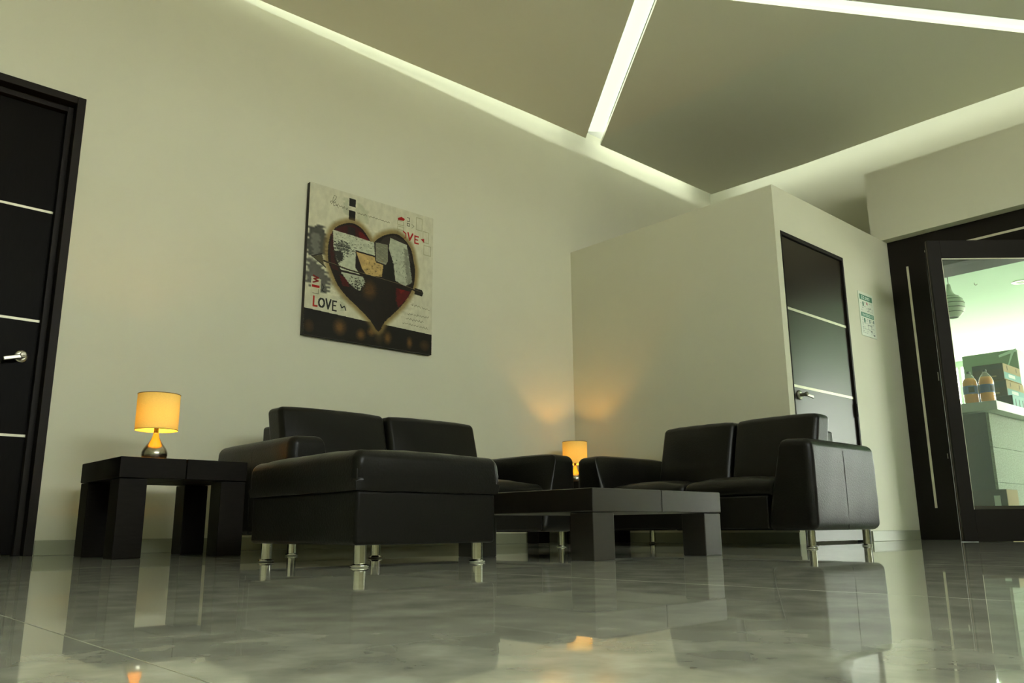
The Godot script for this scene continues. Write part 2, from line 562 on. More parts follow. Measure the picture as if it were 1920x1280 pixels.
	for k in 120:
		var q := Vector2(rng.randf_range(20, 50), rng.randf_range(29, 37))
		im.fill_rect(Rect2i(int(q.x * 5.12), int(q.y * 5.12), rng.randi_range(1, 6), rng.randi_range(1, 3)), white.darkened(rng.randf_range(0.05, 0.5)))
	poly(im, V([[25, 55], [42, 55], [44, 58.5], [40, 65], [36, 64], [31, 61]]), white.darkened(0.08), 3)
	for k in 150:
		var q := Vector2(rng.randfn(38, 3.0), rng.randfn(61, 2.6))
		im.fill_rect(Rect2i(int(q.x * 5.12), int(q.y * 5.12), rng.randi_range(1, 5), rng.randi_range(1, 3)), Color(0.18, 0.18, 0.15))
	poly(im, V([[63, 23], [77, 25], [78, 29], [82, 51], [76, 55], [68, 52.5], [66, 40], [62, 31]]), white.darkened(0.06), 1.5)
	poly(im, V([[74, 27], [78, 29], [82, 51], [78, 54]]), Color(0.56, 0.57, 0.53), 5)
	for k in 90:
		var q := Vector2(rng.randf_range(64, 80), rng.randf_range(30, 53))
		im.fill_rect(Rect2i(int(q.x * 5.12), int(q.y * 5.12), rng.randi_range(1, 3), rng.randi_range(1, 7)), white.darkened(rng.randf_range(0.05, 0.6)))
	poly(im, V([[58, 44], [66, 40], [68, 54], [58, 54]]), Color(0.12, 0.11, 0.09), 3)
	poly(im, V([[51, 29], [61, 28.5], [61.5, 40], [60, 43], [52, 42]]), Color(0.62, 0.62, 0.56), 0.5)
	for k in 20:
		stroke(im, V([[51.4, 29.6 + k * 0.64], [60.8, 29.2 + k * 0.64]]), 1, Color(0.30, 0.30, 0.26))
	poly(im, V([[36, 39], [51, 39.5], [52, 43], [58, 43.5], [57, 52], [45, 53.5], [41, 50]]), Color(0.80, 0.68, 0.46), 1.5)
	for k in 60:
		var q := Vector2(rng.randf_range(42, 56), rng.randf_range(41, 52))
		im.fill_rect(Rect2i(int(q.x * 5.12), int(q.y * 5.12), rng.randi_range(2, 8), rng.randi_range(2, 6)), Color(0.80, 0.68, 0.46).darkened(rng.randf_range(-0.12, 0.35)))
	stroke(im, V([[36, 38.5], [51, 39]]), 3, Color(0.12, 0.10, 0.08))
	stroke(im, V([[51, 29.5], [51.6, 42]]), 2, Color(0.16, 0.14, 0.12))
	stroke(im, V([[36, 39.5], [41, 50], [45, 54]]), 3, Color(0.2, 0.15, 0.1))
	# the arrow
	stroke(im, V([[4, 49], [12, 50.4], [19, 51.2], [31, 52.6], [54, 53.8], [74, 55], [86, 56.6]]), 5, Color(0.13, 0.11, 0.09))
	stroke(im, V([[14, 50.3], [31, 52.2], [54, 53.3], [74, 54.5], [86, 56]]), 1, Color(0.62, 0.56, 0.42))
	stroke(im, V([[11, 46], [4, 49], [14, 54.5]]), 3, Color(0.15, 0.14, 0.11))
	poly(im, V([[4, 49], [11, 46.5], [13, 53.5]]), Color(0.34, 0.31, 0.22), 2)
	poly(im, V([[84.5, 54.5], [91, 55], [92, 57], [91, 59.5], [84.5, 59]]), Color(0.11, 0.10, 0.08), 1)
	stroke(im, V([[85, 56], [91, 56.6]]), 1, Color(0.5, 0.46, 0.36))
	# brush grain
	var f := FastNoiseLite.new()
	f.seed = 5
	f.frequency = 0.035
	for y in n:
		for x in n:
			var inside := 0.10 if x > 90 and x < 430 and y > 105 and y < 390 else 0.0
			var k := 1.0 + inside * f.get_noise_2d(x * 0.9 + 300.0, y * 1.7) + 0.07 * f.get_noise_2d(x, y * 0.6) + 0.02 * f.get_noise_2d(x * 9.0, y * 9.0)
			var c := im.get_pixel(x, y)
			im.set_pixel(x, y, Color(c.r * k, c.g * k, c.b * k))
	return ImageTexture.create_from_image(im)

func notice_picture() -> Texture2D:
	var im := Image.create(256, 360, false, Image.FORMAT_RGB8)
	var paper := Color(0.80, 0.83, 0.76)
	var green := Color(0.03, 0.40, 0.27)
	im.fill(paper)
	im.fill_rect(Rect2i(18, 20, 220, 44), green)
	write(im, "SISMO", 48, 30, Vector2i(5, 5), Color(0.88, 0.93, 0.88))
	im.fill_rect(Rect2i(18, 168, 220, 36), green.lightened(0.06))
	write(im, "INCENDIO", 38, 176, Vector2i(4, 4), Color(0.84, 0.90, 0.84))
	for y in [78, 92, 112, 126, 146, 216, 230, 252, 266, 286, 300, 318, 332]:
		var x := 24
		while x < 226:
			var w := rng.randi_range(10, 30)
			if rng.randf() < 0.62:
				im.fill_rect(Rect2i(x, y, mini(w, 230 - x), 3), Color(0.42, 0.47, 0.43))
				im.fill_rect(Rect2i(x, y + 5, mini(w - 4, 230 - x), 2), Color(0.55, 0.6, 0.55))
			x += w + 10
	for q in [[60, 78, 22, 34, green], [128, 74, 22, 22, Color(0.62, 0.30, 0.32)], [58, 214, 24, 36, green], [150, 216, 14, 32, Color(0.3, 0.45, 0.4)], [218, 214, 16, 26, Color(0.12, 0.34, 0.28)], [120, 262, 4, 40, Color(0.3, 0.33, 0.3)], [120, 262, 60, 4, Color(0.3, 0.33, 0.3)], [178, 262, 5, 36, Color(0.2, 0.22, 0.2)], [160, 306, 26, 10, Color(0.3, 0.33, 0.3)], [150, 120, 56, 5, Color(0.35, 0.38, 0.35)], [160, 126, 10, 22, Color(0.4, 0.43, 0.4)], [204, 334, 26, 10, Color(0.16, 0.18, 0.17)]]:
		im.fill_rect(Rect2i(q[0], q[1], q[2], q[3]), q[4])
	return ImageTexture.create_from_image(im)


# ------------------------------------------------------------------ setting
func lit_strip(label: String, a: Vector3, b: Vector3, face: Vector3, energy: float) -> void:
	# a slim tube on a batten, and its light just in front of the glowing face
	var t := thing("light_tube", label, "light", a, 0.0, "cove lighting")
	var dir := (b - a).normalized()
	var back := -face.normalized()
	part("batten", Geo.new().tube([back * 0.012, b - a + back * 0.012], 0.007, 6), M.plaster_white, t)
	part("tube", Geo.new().cyl(Vector3.ZERO, b - a, 0.011, 10), M.tube_glow, t)
	area(t, (b - a) * 0.5 + face.normalized() * 0.014, face, dir, Vector2((b - a).length(), 0.012), energy, Color(0.965, 1.0, 0.955))

func ceiling_and_light() -> void:
	var c := thing("ceiling", "flat cream ceiling hung in angular panels with glowing slots between them", "ceiling", Vector3.ZERO, 0.0, "", "structure")
	part("ceiling_slab", B(AX - 0.3, TY, EZ - 0.2, RX + 0.2, TY + 0.15, FZ + 0.2), M.cove_paint, c)
	var y1 := PY + 0.03
	# slot directions in plan
	var s1 := Vector2(1.661, 1.307).normalized()      # long slot from the left wall towards the camera
	var s2 := Vector2(1.195, -1.902).normalized()     # cross slot to the far wall
	var a3 := Vector2(-4.523, -5.052)
	var a4 := Vector2(-4.527, -5.257)
	var far1 := a3 + Vector2(1.557, 1.213).normalized() * 9.6
	var far2 := a4 + s1 * 9.7
	var j1 := Vector2(-2.804, -3.901)
	var k1 := Vector2(-2.55, -4.305) + s2 * ((7.03 - 4.305) / -s2.y)
	var r1 := Vector2(-2.008, -4.914)
	var r2 := r1 + s2 * ((7.03 - 4.914) / -s2.y)
	var j2 := r1 - s2 * 1.2
	j2 = a4 + s1 * (j2 - a4).dot(s1)
	part("ceiling_panel", Geo.new().slab(PackedVector2Array([Vector2(-4.62, FZ - 0.12), Vector2(-4.635, -1.2), Vector2(-4.618, -1.986), Vector2(-4.531, -4.409), a3, far1, Vector2(far1.x, FZ - 0.12)]), PY, y1), M.ceiling_paint, c)
	part("ceiling_panel", Geo.new().slab(PackedVector2Array([a4, j1, k1, Vector2(-2.35, -7.02), Vector2(-3.533, -7.04), Vector2(-4.509, -6.99), Vector2(-4.512, -6.857)]), PY, y1), M.ceiling_paint, c)
	part("ceiling_panel", Geo.new().slab(PackedVector2Array([j2, far2, Vector2(RX - 0.12, far2.y), Vector2(RX - 0.12, -7.03), r2]), PY, y1), M.ceiling_paint, c)
	# tubes lying on the panels, hidden by their edges
	var W := 1.0
	lit_strip("cool white tube in the cove along the picture wall, near end", Vector3(-4.54, 3.583, 1.8), Vector3(-4.44, 3.583, -5.05), Vector3(-0.75, 0.55, 0), 1.05 * W)
	lit_strip("cool white tube in the cove along the picture wall, far end", Vector3(-4.43, 3.583, -5.28), Vector3(-4.43, 3.583, -6.88), Vector3(-0.75, 0.55, 0), 0.34 * W)
	lit_strip("cool white tube in the cove over the entrance bulkhead, left end", Vector3(-4.4, 3.625, -6.985), Vector3(-0.9, 3.625, -6.985), Vector3(0, -0.15, -0.95), 0.47 * W)
	lit_strip("cool white tube in the cove over the entrance bulkhead, right end", Vector3(-0.8, 3.625, -6.985), Vector3(3.4, 3.625, -6.985), Vector3(0, -0.15, -0.95), 0.57 * W)
	# glowing slots
	var slots := [[(a3 + a4) * 0.5 + s1 * 0.13, s1, 9.0, 0.15, "long glowing slot in the ceiling running from picture wall", 0.42], [Vector2(-2.70, -3.98), s2, 3.5, 0.13, "glowing cross slot in the ceiling running to the entrance wall", 0.20]]
	for s in slots:
		var p0: Vector2 = s[0]
		var d: Vector2 = s[1]
		var L: float = s[2]
		var o := thing("ceiling_light", s[4], "light", Vector3(p0.x, PY + 0.055, p0.y), 0.0, "ceiling slots")
		var along := Vector3(d.x, 0, d.y)
		var side := Vector3(-d.y, 0, d.x)
		var g := Geo.new()
		g.rbox(along * L * 0.5 + Vector3(0, -0.012, 0), Vector3(L, 0.02, s[3]), 0.0, 1, 0, null, Basis(along, Vector3.UP, side * -1.0 if along.cross(Vector3.UP).dot(side) < 0 else side))
		part("diffuser", g, M.tube_glow, o)
		g = Geo.new()
		g.rbox(along * L * 0.5 + Vector3(0, 0.055, 0), Vector3(L, 0.11, s[3] + 0.012), 0.004, 1, 0, null, Basis(along, Vector3.UP, side * -1.0 if along.cross(Vector3.UP).dot(side) < 0 else side))
		part("housing", g, M.cove_paint, o)
		area(o, along * L * 0.5 + Vector3(0, -0.026, 0), Vector3.DOWN, along, Vector2(L, s[3]), s[5] * W, Color(0.98, 1.0, 0.94))

	# slim fittings under the panels over the viewer
	for q in [[Vector3(1.6, PY, -2.6), Vector3(0, 0, 1), 5.0, "slim ceiling light over the viewer, running along the room"]]:
		var o := thing("ceiling_light", q[3], "light", q[0])
		var along: Vector3 = q[1]
		var L: float = q[2]
		var g := Geo.new()
		g.rbox(along * L * 0.5 + Vector3(0, -0.02, 0), along.abs() * L + Vector3(0, 0.04, 0) + Vector3(along.z, 0, along.x).abs() * 0.16, 0.004)
		part("housing", g, M.plaster_white, o)
		g = Geo.new()
		g.rbox(along * L * 0.5 + Vector3(0, -0.041, 0), along.abs() * (L - 0.02) + Vector3(0, 0.004, 0) + Vector3(along.z, 0, along.x).abs() * 0.14, 0.0)
		part("diffuser", g, M.tube_glow, o)
		area(o, along * L * 0.5 + Vector3(0, -0.047, 0), Vector3.DOWN, along, Vector2(L - 0.02, 0.14), 0.7 * W, Color(0.98, 1.0, 0.93))

func shell() -> void:
	# floor in large polished slabs
	var fl := thing("floor", "polished grey marble floor laid in large slabs mirroring the furniture", "floor", Vector3.ZERO, 0.0, "", "structure")
	part("screed", B(AX - 0.3, -0.2, DZ - 0.4, RX + 0.2, -0.006, FZ + 0.2), M.grout, fl)
	var xs := [AX - 0.02, -3.0, 0.0, 3.0, RX]
	var zs := [FZ]
	for k in 10:
		if 2.11 - 1.2 * k > DZ + 0.2: zs.append(2.11 - 1.2 * k)
	zs.append(DZ - 0.38)
	for i in xs.size() - 1:
		for k in zs.size() - 1:
			part("slab", B(xs[i] + 0.0008, -0.02, zs[k + 1] + 0.0008, xs[i + 1] - 0.0008, 0.0, zs[k] - 0.0008, 0.0006), M.marble, fl)
	# left wall with the recess of its door
	var z0 := -1.045
	var z1 := -0.02
	var g := B(AX - 0.16, 0, z0, AX, TY, EZ)
	g.box(Vector3(AX - 0.16, 2.475, z0), Vector3(AX, TY, z1))
	g.box(Vector3(AX - 0.16, -0.1, z1), Vector3(AX, TY, FZ))
	g.box(Vector3(AX - 0.3, 0, EZ), Vector3(AX - 0.16, TY, FZ))
	g.box(Vector3(AX - 0.30, -0.1, EZ), Vector3(AX - 0.158, TY, FZ))
	structure("wall_left", g, M.wall_paint, "long plain cream wall on the left carrying the heart picture", "wall")
	structure("baseboard_left", B(AX, 0, -1.06, AX + 0.012, 0.075, BZ, 0.003), M.skirting, "low grey stone skirting along the picture wall", "baseboard")
	# partition block, with the recess of its door in the right side
	g = B(AX, 0, BZ, CX - 0.10, BH, EZ)
	g.box(Vector3(CX - 0.10, 0, -5.085), Vector3(CX, BH, BZ))
	g.box(Vector3(CX - 0.10, 2.14, -5.995), Vector3(CX, BH, -5.085))
	g.box(Vector3(CX - 0.10, 0, EZ), Vector3(CX, BH, -5.995))
	structure("wall_partition", g, M.wall_paint, "cream boxed-in block lower than the ceiling behind the right sofa", "wall")
	part("capping", B(AX + 0.01, BH, BZ - 0.03, CX - 0.03, BH + 0.004, EZ + 0.01), M.raw_board, get_node("wall_partition"))
	structure("baseboard_partition", B(AX + 0.012, 0, BZ + 0.012, CX, 0.075, BZ, 0.003), M.skirting, "low grey stone skirting along the front of the boxed-in block", "baseboard")
	structure("baseboard_entrance", B(CX, 0, -6.02, CX + 0.012, 0.075, DZ + 0.02, 0.003), M.skirting, "low grey stone skirting between the dark door and the entrance frame", "baseboard")
	# bulkhead over the entrance and the wall behind it
	structure("wall_bulkhead", B(-2.825, BH, KZ, RX, 3.115, EZ - 0.02), M.wall_paint, "cream boxed bulkhead standing over the glass entrance door", "wall")
	structure("wall_back", B(AX - 0.3, BH, EZ, RX + 0.2, TY, EZ - 0.15), M.wall_paint, "strip of wall above the bulkhead washed by the cove light", "wall")
	g = B(-1.24, 2.17, DZ - 0.02, -0.9, BH, EZ)
	g.box(Vector3(-0.9, 2.17, EZ), Vector3(0.0, BH, DZ - 0.02))
	g.box(Vector3(0.0, 0, EZ), Vector3(RX, BH, DZ - 0.02))
	g.box(Vector3(CX - 0.04, 2.478, EZ), Vector3(RX, BH + 0.01, DZ))
	structure("wall_entrance", g, M.wall_paint, "wall to the right of the glass entrance door", "wall")
	g = B(RX, 0, EZ, RX + 0.15, TY, -3.9)
	g.box(Vector3(RX, 0, 0.7), Vector3(RX + 0.15, TY, FZ))
	g.box(Vector3(RX, 0, -3.9), Vector3(RX + 0.15, 2.45, 0.7))
	g.box(Vector3(RX, 3.4, -3.9), Vector3(RX + 0.15, TY, 0.7))
	var w := thing("window_4", "wide window in the right wall beside the viewer", "window", Vector3(RX, 0, 0), 0.0, "", "structure")
	for k in 5:
		var z := -3.9 + 4.6 * k / 4.0
		part("mullion", B(0.04, 2.45, z - 0.03, 0.10, 3.4, z + 0.03), M.frame_wood, w)
		if k < 4: part("window_pane", B(0.068, 2.45, z + 0.03, 0.074, 3.4, z + 1.15 - 0.03), M.glass, w)
	structure("wall_right", g, M.wall_paint, "plain cream wall closing the right side of the lounge", "wall")
	structure("wall_front", B(AX - 0.3, 0, FZ, RX + 0.15, TY, FZ + 0.15), M.wall_paint, "plain cream wall behind the viewer", "wall")

func handle(parent: Node, at: Vector3, out: Vector3, lever: Vector3, droop: float) -> void:
	var bs := Basis(lever, out, lever.cross(out))
	var g := Geo.new()
	g.lathe(at, [Vector2(0.033, 0.0), Vector2(0.033, 0.006), Vector2(0.030, 0.010), Vector2(0.018, 0.012), Vector2(0.0, 0.012)], 28, bs)
	g.lathe(at, [Vector2(0.012, 0.010), Vector2(0.012, 0.045), Vector2(0.016, 0.050), Vector2(0.016, 0.062), Vector2(0.013, 0.066), Vector2(0.0, 0.066)], 20, bs)
	g.lathe(at, [Vector2(0.006, 0.066), Vector2(0.006, 0.068), Vector2(0.0, 0.068)], 12, bs)
	var mid := at + out * 0.055 + lever * 0.044 + Vector3(0, -droop * 0.55, 0)
	var ld := (lever * 0.115 + Vector3(0, -droop, 0)).normalized()
	g.rbox(mid, Vector3(0.092, 0.022, 0.012), 0.005, 2, 0, null, Basis(ld, out.cross(ld) * -1.0, out))
	part("handle", g, M.satin_metal, parent, "satin metal lever handle on a round rose")

func doors() -> void:
	# 1: dark door in the left wall
	var d := thing("door_1", "dark brown door with thin metal strips at the left edge, beside the side table", "door", Vector3(AX, 0, -0.53), 0.0, "", "structure")
	var w := 0.515
	var g := B(-0.10, 0, -0.528, 0.008, 2.49, -0.485, 0.003)
	g.box(Vector3(-0.10, 0, 0.485), Vector3(0.008, 2.49, 0.528), 0.003)
	g.box(Vector3(-0.10, 2.447, -0.485), Vector3(0.008, 2.49, 0.485), 0.003)
	part("door_frame", g, M.frame_wood, d)
	g = B(-0.13, 0, -0.485, -0.06, 2.447, -0.455, 0.002)
	g.box(Vector3(-0.13, 2.415, -0.455), Vector3(-0.06, 2.447, 0.455), 0.002)
	g.box(Vector3(-0.13, 0, 0.455), Vector3(-0.06, 2.447, 0.485), 0.002)
	part("door_stop", g, M.frame_wood, d)
	var leaf: Node3D = part("door_leaf", B(-0.155, 0.006, -0.455, -0.10, 2.415, 0.455, 0.002), M.door_veneer, d)
	for y in [1.82, 1.206, 0.598]:
		part("inlay_strip", B(-0.101, y - 0.0065, -0.453, -0.0985, y + 0.0065, 0.453), M.inlay_metal, leaf)
	handle(leaf, Vector3(-0.10, 1.007, -0.388), Vector3(1, 0, 0), Vector3(0, 0, 1), 0.030)
	# 2: dark door in the side of the block
	d = thing("door_2", "glossy dark brown flush door with metal strips behind the right sofa", "door", Vector3(CX, 0, -5.54), 0.0, "", "structure")
	g = B(-0.09, 0, 0.455, 0.004, 2.15, 0.466, 0.002)
	g.box(Vector3(-0.09, 0, -0.466), Vector3(0.004, 2.15, -0.443), 0.002)
	g.box(Vector3(-0.09, 2.122, -0.443), Vector3(0.004, 2.15, 0.455), 0.002)
	part("door_frame", g, M.frame_wood, d)
	leaf = part("door_leaf", B(-0.06, 0.012, -0.438, -0.012, 2.118, 0.448, 0.002), M.door_gloss, d)
	for y in [1.592, 1.045, 0.50]:
		part("inlay_strip", B(-0.013, y - 0.009, -0.436, -0.0105, y + 0.009, 0.446), M.inlay_metal, leaf)
	handle(leaf, Vector3(-0.012, 0.985, 0.372), Vector3(1, 0, 0), Vector3(0, 0, -1), 0.012)
	for y in [1.86, 0.95, 0.25]:
		part("hinge", Geo.new().cyl(Vector3(0.004, y - 0.05, -0.442), Vector3(0.004, y + 0.05, -0.442), 0.007, 10), M.frame_wood, d)
	# 3: glass entrance door, standing open towards the room, in its wide casing
	d = thing("door_3", "wide dark wood casing and open glass entrance door at the right edge", "door", Vector3(0, 0, 0), 0.0, "", "structure")
	g = B(CX + 0.001, 0, EZ, -2.44, BH, DZ, 0.004)
	part("door_jamb", g, M.frame_wood, d)
	part("door_jamb", B(-1.38, 0, EZ, -1.24, BH, DZ, 0.004), M.frame_wood, d)
	part("door_head", B(-2.44, 2.17, EZ, -1.38, BH, DZ, 0.004), M.frame_wood, d)
	part("inlay_strip", B(-2.600, 0.243, DZ, -2.582, 2.231, DZ + 0.003), M.inlay_metal, d)
	part("inlay_strip", B(-2.44, 2.316, DZ, -1.40, 2.334, DZ + 0.003), M.inlay_metal, d)
	part("strike_plate", B(-2.458, 1.24, DZ, -2.452, 1.31, DZ + 0.002), M.satin_metal, d)
	part("strike_plate", B(-2.462, 0.62, DZ, -2.457, 0.66, DZ + 0.002), M.satin_metal, d)
	leaf = Node3D.new()
	leaf.name = "door_leaf"
	d.add_child(leaf, true)
	leaf.position = Vector3(-2.129, 0, -6.066)
	leaf.rotation.y = deg_to_rad(47.0)
	var t := 0.022
	part("stile", B(0, 0.003, -t * 2, 0.092, 2.142, 0, 0.003), M.frame_wood, leaf)
	part("stile", B(1.008, 0.003, -t * 2, 1.10, 2.142, 0, 0.003), M.frame_wood, leaf)
	part("top_rail", B(0.092, 2.005, -t * 2, 1.008, 2.142, 0, 0.003), M.frame_wood, leaf)
	part("bottom_rail", B(0.092, 0.003, -t * 2, 1.008, 0.215, 0, 0.003), M.frame_wood, leaf)
	g = B(0.092, 0.215, -0.016, 0.096, 2.005, -0.004)
	g.box(Vector3(0.092, 2.000, -0.016), Vector3(1.008, 2.005, -0.004))
	part("glazing_bead", g, M.inlay_metal, leaf)
	part("glazing_bead", B(0.096, 0.215, -0.030, 1.008, 0.238, -0.004), M.bead_wood, leaf)
	part("edge_strip", B(-0.001, 0.003, -t * 1.1, 0.0, 2.142, -t * 0.9), M.edge_metal, leaf)
	part("glass_pane", B(0.090, 0.22, -0.024, 1.01, 2.004, -0.020), M.glass, leaf)
	# glazed panel further right, out of the picture
	d = thing("window_1", "fixed glass panel in the entrance wall", "window", Vector3.ZERO, 0.0, "", "structure")
	g = B(-1.24, 0, EZ + 0.1, -1.20, 2.17, DZ - 0.06)
	g.box(Vector3(-0.08, 0, EZ + 0.1), Vector3(0.0, 2.17, DZ - 0.06))
	g.box(Vector3(-1.20, 2.07, EZ + 0.1), Vector3(-0.08, 2.17, DZ - 0.06))
	g.box(Vector3(-1.20, 0, EZ + 0.1), Vector3(-0.08, 0.12, DZ - 0.06))
	part("window_frame", g, M.frame_wood, d)
	part("window_pane", B(-1.21, 0.11, -7.06, -0.07, 2.08, -7.055), M.glass, d)

# ------------------------------------------------------------------ furniture
func chrome_leg(h: float) -> Mesh:
	return Geo.new().lathe(Vector3.ZERO, [Vector2(0.0, 0.0), Vector2(0.026, 0.0), Vector2(0.0295, 0.003), Vector2(0.0295, 0.006), Vector2(0.027, 0.009), Vector2(0.0215, 0.010), Vector2(0.0205, 0.012), Vector2(0.0205, h)], 28).mesh()

func crumple(q: Vector3, k: float) -> float:
	return k * (sin(q.x * 23.0 + q.z * 9.0) * sin(q.z * 17.0 + q.y * 11.0) + 0.5 * sin(q.x * 51.0 + q.y * 37.0 + q.z * 43.0))

func ottoman() -> void:
	var o := thing("ottoman", "square black leather ottoman on chrome legs in front of the left sofa", "ottoman", Vector3(-2.244, 0, -1.386), -0.012)
	var w := 0.774
	var l := 0.589
	var c := Vector3(-w / 2, 0, -l / 2)
	part("base", Geo.new().rbox(c + Vector3(0, 0.154, 0), Vector3(w - 0.016, 0.172, l - 0.016), 0.014, 3, 8, func(q: Vector3, h: Vector3) -> Vector3: return q + Vector3(signf(q.x), 0, signf(q.z)) * crumple(q, 0.0012)), M.leather, o)
	var bend := func(q: Vector3, h: Vector3) -> Vector3:
		var u := q / h
		var crown := (1.0 - pow(absf(u.x), 3.0)) * (1.0 - pow(absf(u.z), 3.0))
		if q.y > 0.0: q.y += 0.026 * crown * clampf(u.y, 0.0, 1.0)
		var edge := maxf(absf(u.x), absf(u.z))
		q.y += crumple(q, 0.0015)
		if u.y < -0.45:
			if absf(u.x) > 0.9: q.x = signf(q.x) * (h.x - 0.12 * (h.x - absf(q.x)))
			if absf(u.z) > 0.9: q.z = signf(q.z) * (h.z - 0.12 * (h.z - absf(q.z)))
		# the leather bulges a little over the seam and puckers at the corners
		var s := 0.006 * (1.0 - u.y * u.y)
		q.x += signf(q.x) * (s * absf(u.x) + (crumple(q * 2.0, 0.003) if absf(u.z) > 0.9 else 0.0))
		q.z += signf(q.z) * s * absf(u.z)
		return q
	var top := part("seat_cushion", Geo.new().rbox(c + Vector3(0, 0.300, 0), Vector3(w, 0.128, l), 0.030, 4, 12, bend), M.leather, o)
	for x in [-1.0, 1.0]:
		for z in [-1.0, 1.0]:
			var sm := Geo.new()
			sm.tube([c + Vector3(x * (w / 2 - 0.006), 0.248, z * (l / 2 - 0.006)), c + Vector3(x * (w / 2 - 0.003), 0.300, z * (l / 2 - 0.003)), c + Vector3(x * (w / 2 - 0.014), 0.348, z * (l / 2 - 0.014))], 0.0035, 6)
			part("corner_piping", sm, M.leather, top)
	part("seam", Geo.new().box(c + Vector3(-w / 2 + 0.012, 0.234, -l / 2 + 0.012), c + Vector3(w / 2 - 0.012, 0.242, l / 2 - 0.012)), M.stitching, o)
	var leg := chrome_leg(0.070)
	for x in [0.055, w - 0.055]:
		for z in [0.055, l - 0.055]:
			shared("leg", leg, M.chrome, o, Vector3(-x, 0, -z))

func sofa(at: Vector3, turn: float, L: float, D: float, H: float, shift: float, label: String) -> Node3D:
	var o := thing("sofa", label, "sofa", at, turn, "")
	var hb := 0.092
	var aw := 0.285
	# arms: upright outside, sloping inside, rounded over the top
	for s in [-1.0, 1.0]:
		var bend := func(q: Vector3, h: Vector3) -> Vector3:
			var t := (q.y / h.y + 1.0) * 0.5
			var inner: float = -s
			var u: float = q.x / h.x * inner      # 1 on the inner face
			if u > 0.0: q.x -= inner * u * 0.115 * pow(t, 1.2) * 0.999
			else: q.x -= inner * u * 0.0
			var cr := 1.0 - pow(absf(q.z / h.z), 6.0)
			if q.y > 0.0: q.y += 0.014 * (1.0 - absf(u)) * cr * (q.y / h.y)
			q.x += -inner * 0.006 * maxf(-u, 0.0) * (1.0 - pow(q.y / h.y, 4.0)) + crumple(q, 0.0012)
			if t < 0.12: q.x += -inner * 0.0035 * sin(q.z * 62.0) * maxf(-u, 0.0) * (1.0 - t / 0.12)
			return q
		var arm := part("arm", Geo.new().rbox(Vector3(s * (L / 2 - aw / 2), hb + (H - hb) / 2, 0), Vector3(aw, H - hb, D), 0.042, 4, 14, bend), M.leather, o)
		var x: float = s * (L / 2 + 0.0055)
		var pts := []
		for k in 12:
			var y: float = lerpf(hb + 0.006, H - 0.012, k / 11.0)
			var bulge := 0.006 * (1.0 - pow((y - hb - (H - hb) / 2) / ((H - hb) / 2), 4.0))
			pts.append(Vector3(s * (L / 2 + bulge - 0.0005 - (0.02 if k == 11 else 0.0)), y, 0.02))
		part("seam", Geo.new().tube(pts, 0.0022, 6), M.stitching, arm)
	# frame under the seat, and the back frame
	part("base", Geo.new().rbox(Vector3(0, 0.19, 0.02), Vector3(L - aw * 2 + 0.02, 0.18, D - 0.07), 0.012, 2), M.leather, o)
	part("back_frame", Geo.new().rbox(Vector3(shift * 0.6, 0.385, -D / 2 + 0.075), Vector3(L - 0.55, 0.59, 0.13), 0.018, 3), M.leather, o)
	var inner := L - aw * 2 + 0.10
	for s in [-1.0, 1.0]:
		var cw := inner / 2 - 0.006
		var sb := func(q: Vector3, h: Vector3) -> Vector3:
			var u := q / h
			var cr := (1.0 - pow(absf(u.x), 2.6)) * (1.0 - pow(absf(u.z), 4.0))
			if q.y > 0.0: q.y += 0.034 * cr * u.y
			q.y += crumple(q, 0.002)
			q.z += 0.012 * maxf(u.z, 0.0) * (1.0 - u.y * u.y)
			return q
		part("seat_cushion", Geo.new().rbox(Vector3(s * (cw / 2 + 0.003), 0.318, 0.075), Vector3(cw, 0.10, D - 0.23), 0.034, 4, 10, sb), M.leather, o)
		var bb := func(q: Vector3, h: Vector3) -> Vector3:
			var u := q / h
			var cr := (1.0 - pow(absf(u.x), 3.0)) * (1.0 - pow(absf(u.y), 3.0))
			if q.z > 0.0: q.z += 0.030 * cr * u.z
			q.y += crumple(q, 0.0016) + (0.010 * (1.0 - pow(absf(u.x), 4.0)) if u.y > 0.0 else 0.0) * u.y
			q.z -= (u.y + 1.0) * 0.5 * 0.10
			return q
		part("back_cushion", Geo.new().rbox(Vector3(shift + s * (cw / 2 - 0.012), 0.572, -D / 2 + 0.262), Vector3(cw - 0.040, 0.40, 0.16), 0.030, 4, 10, bb), M.leather, o)
	var leg := chrome_leg(hb + 0.012)
	for x in [-1.0, 1.0]:
		for z in [-1.0, 1.0]:
			shared("leg", leg, M.chrome, o, Vector3(x * (L / 2 - 0.065), 0, z * (D / 2 - 0.07)))
	return o

func block_table(called: String, label: String, category: String, at: Vector3, w: float, l: float, h: float, th: float, lw: float, m: Material) -> Node3D:
	# thick top in two joined halves on four square legs; the joint runs across the long sides
	var o := thing(called, label, category, at)
	var g := 0.0015
	part("tabletop_half", B(-w / 2, h - th, -l / 2, w / 2, h, -g, 0.004), m, o)
	part("tabletop_half", B(-w / 2, h - th, g, w / 2, h, l / 2, 0.004), m, o)
	part("underframe", B(-w / 2 + 0.02, h - th + 0.002, -l / 2 + 0.02, w / 2 - 0.02, h - th + 0.02, l / 2 - 0.02), m, o)
	var leg := B(-lw / 2, 0, -lw / 2, lw / 2, h - th - 0.002, lw / 2, 0.004).mesh()
	for x in [-1.0, 1.0]:
		for z in [-1.0, 1.0]:
			shared("leg", leg, m, o, Vector3(x * (w / 2 - lw / 2 - 0.003), 0, z * (l / 2 - lw / 2 - 0.003)))
	return o

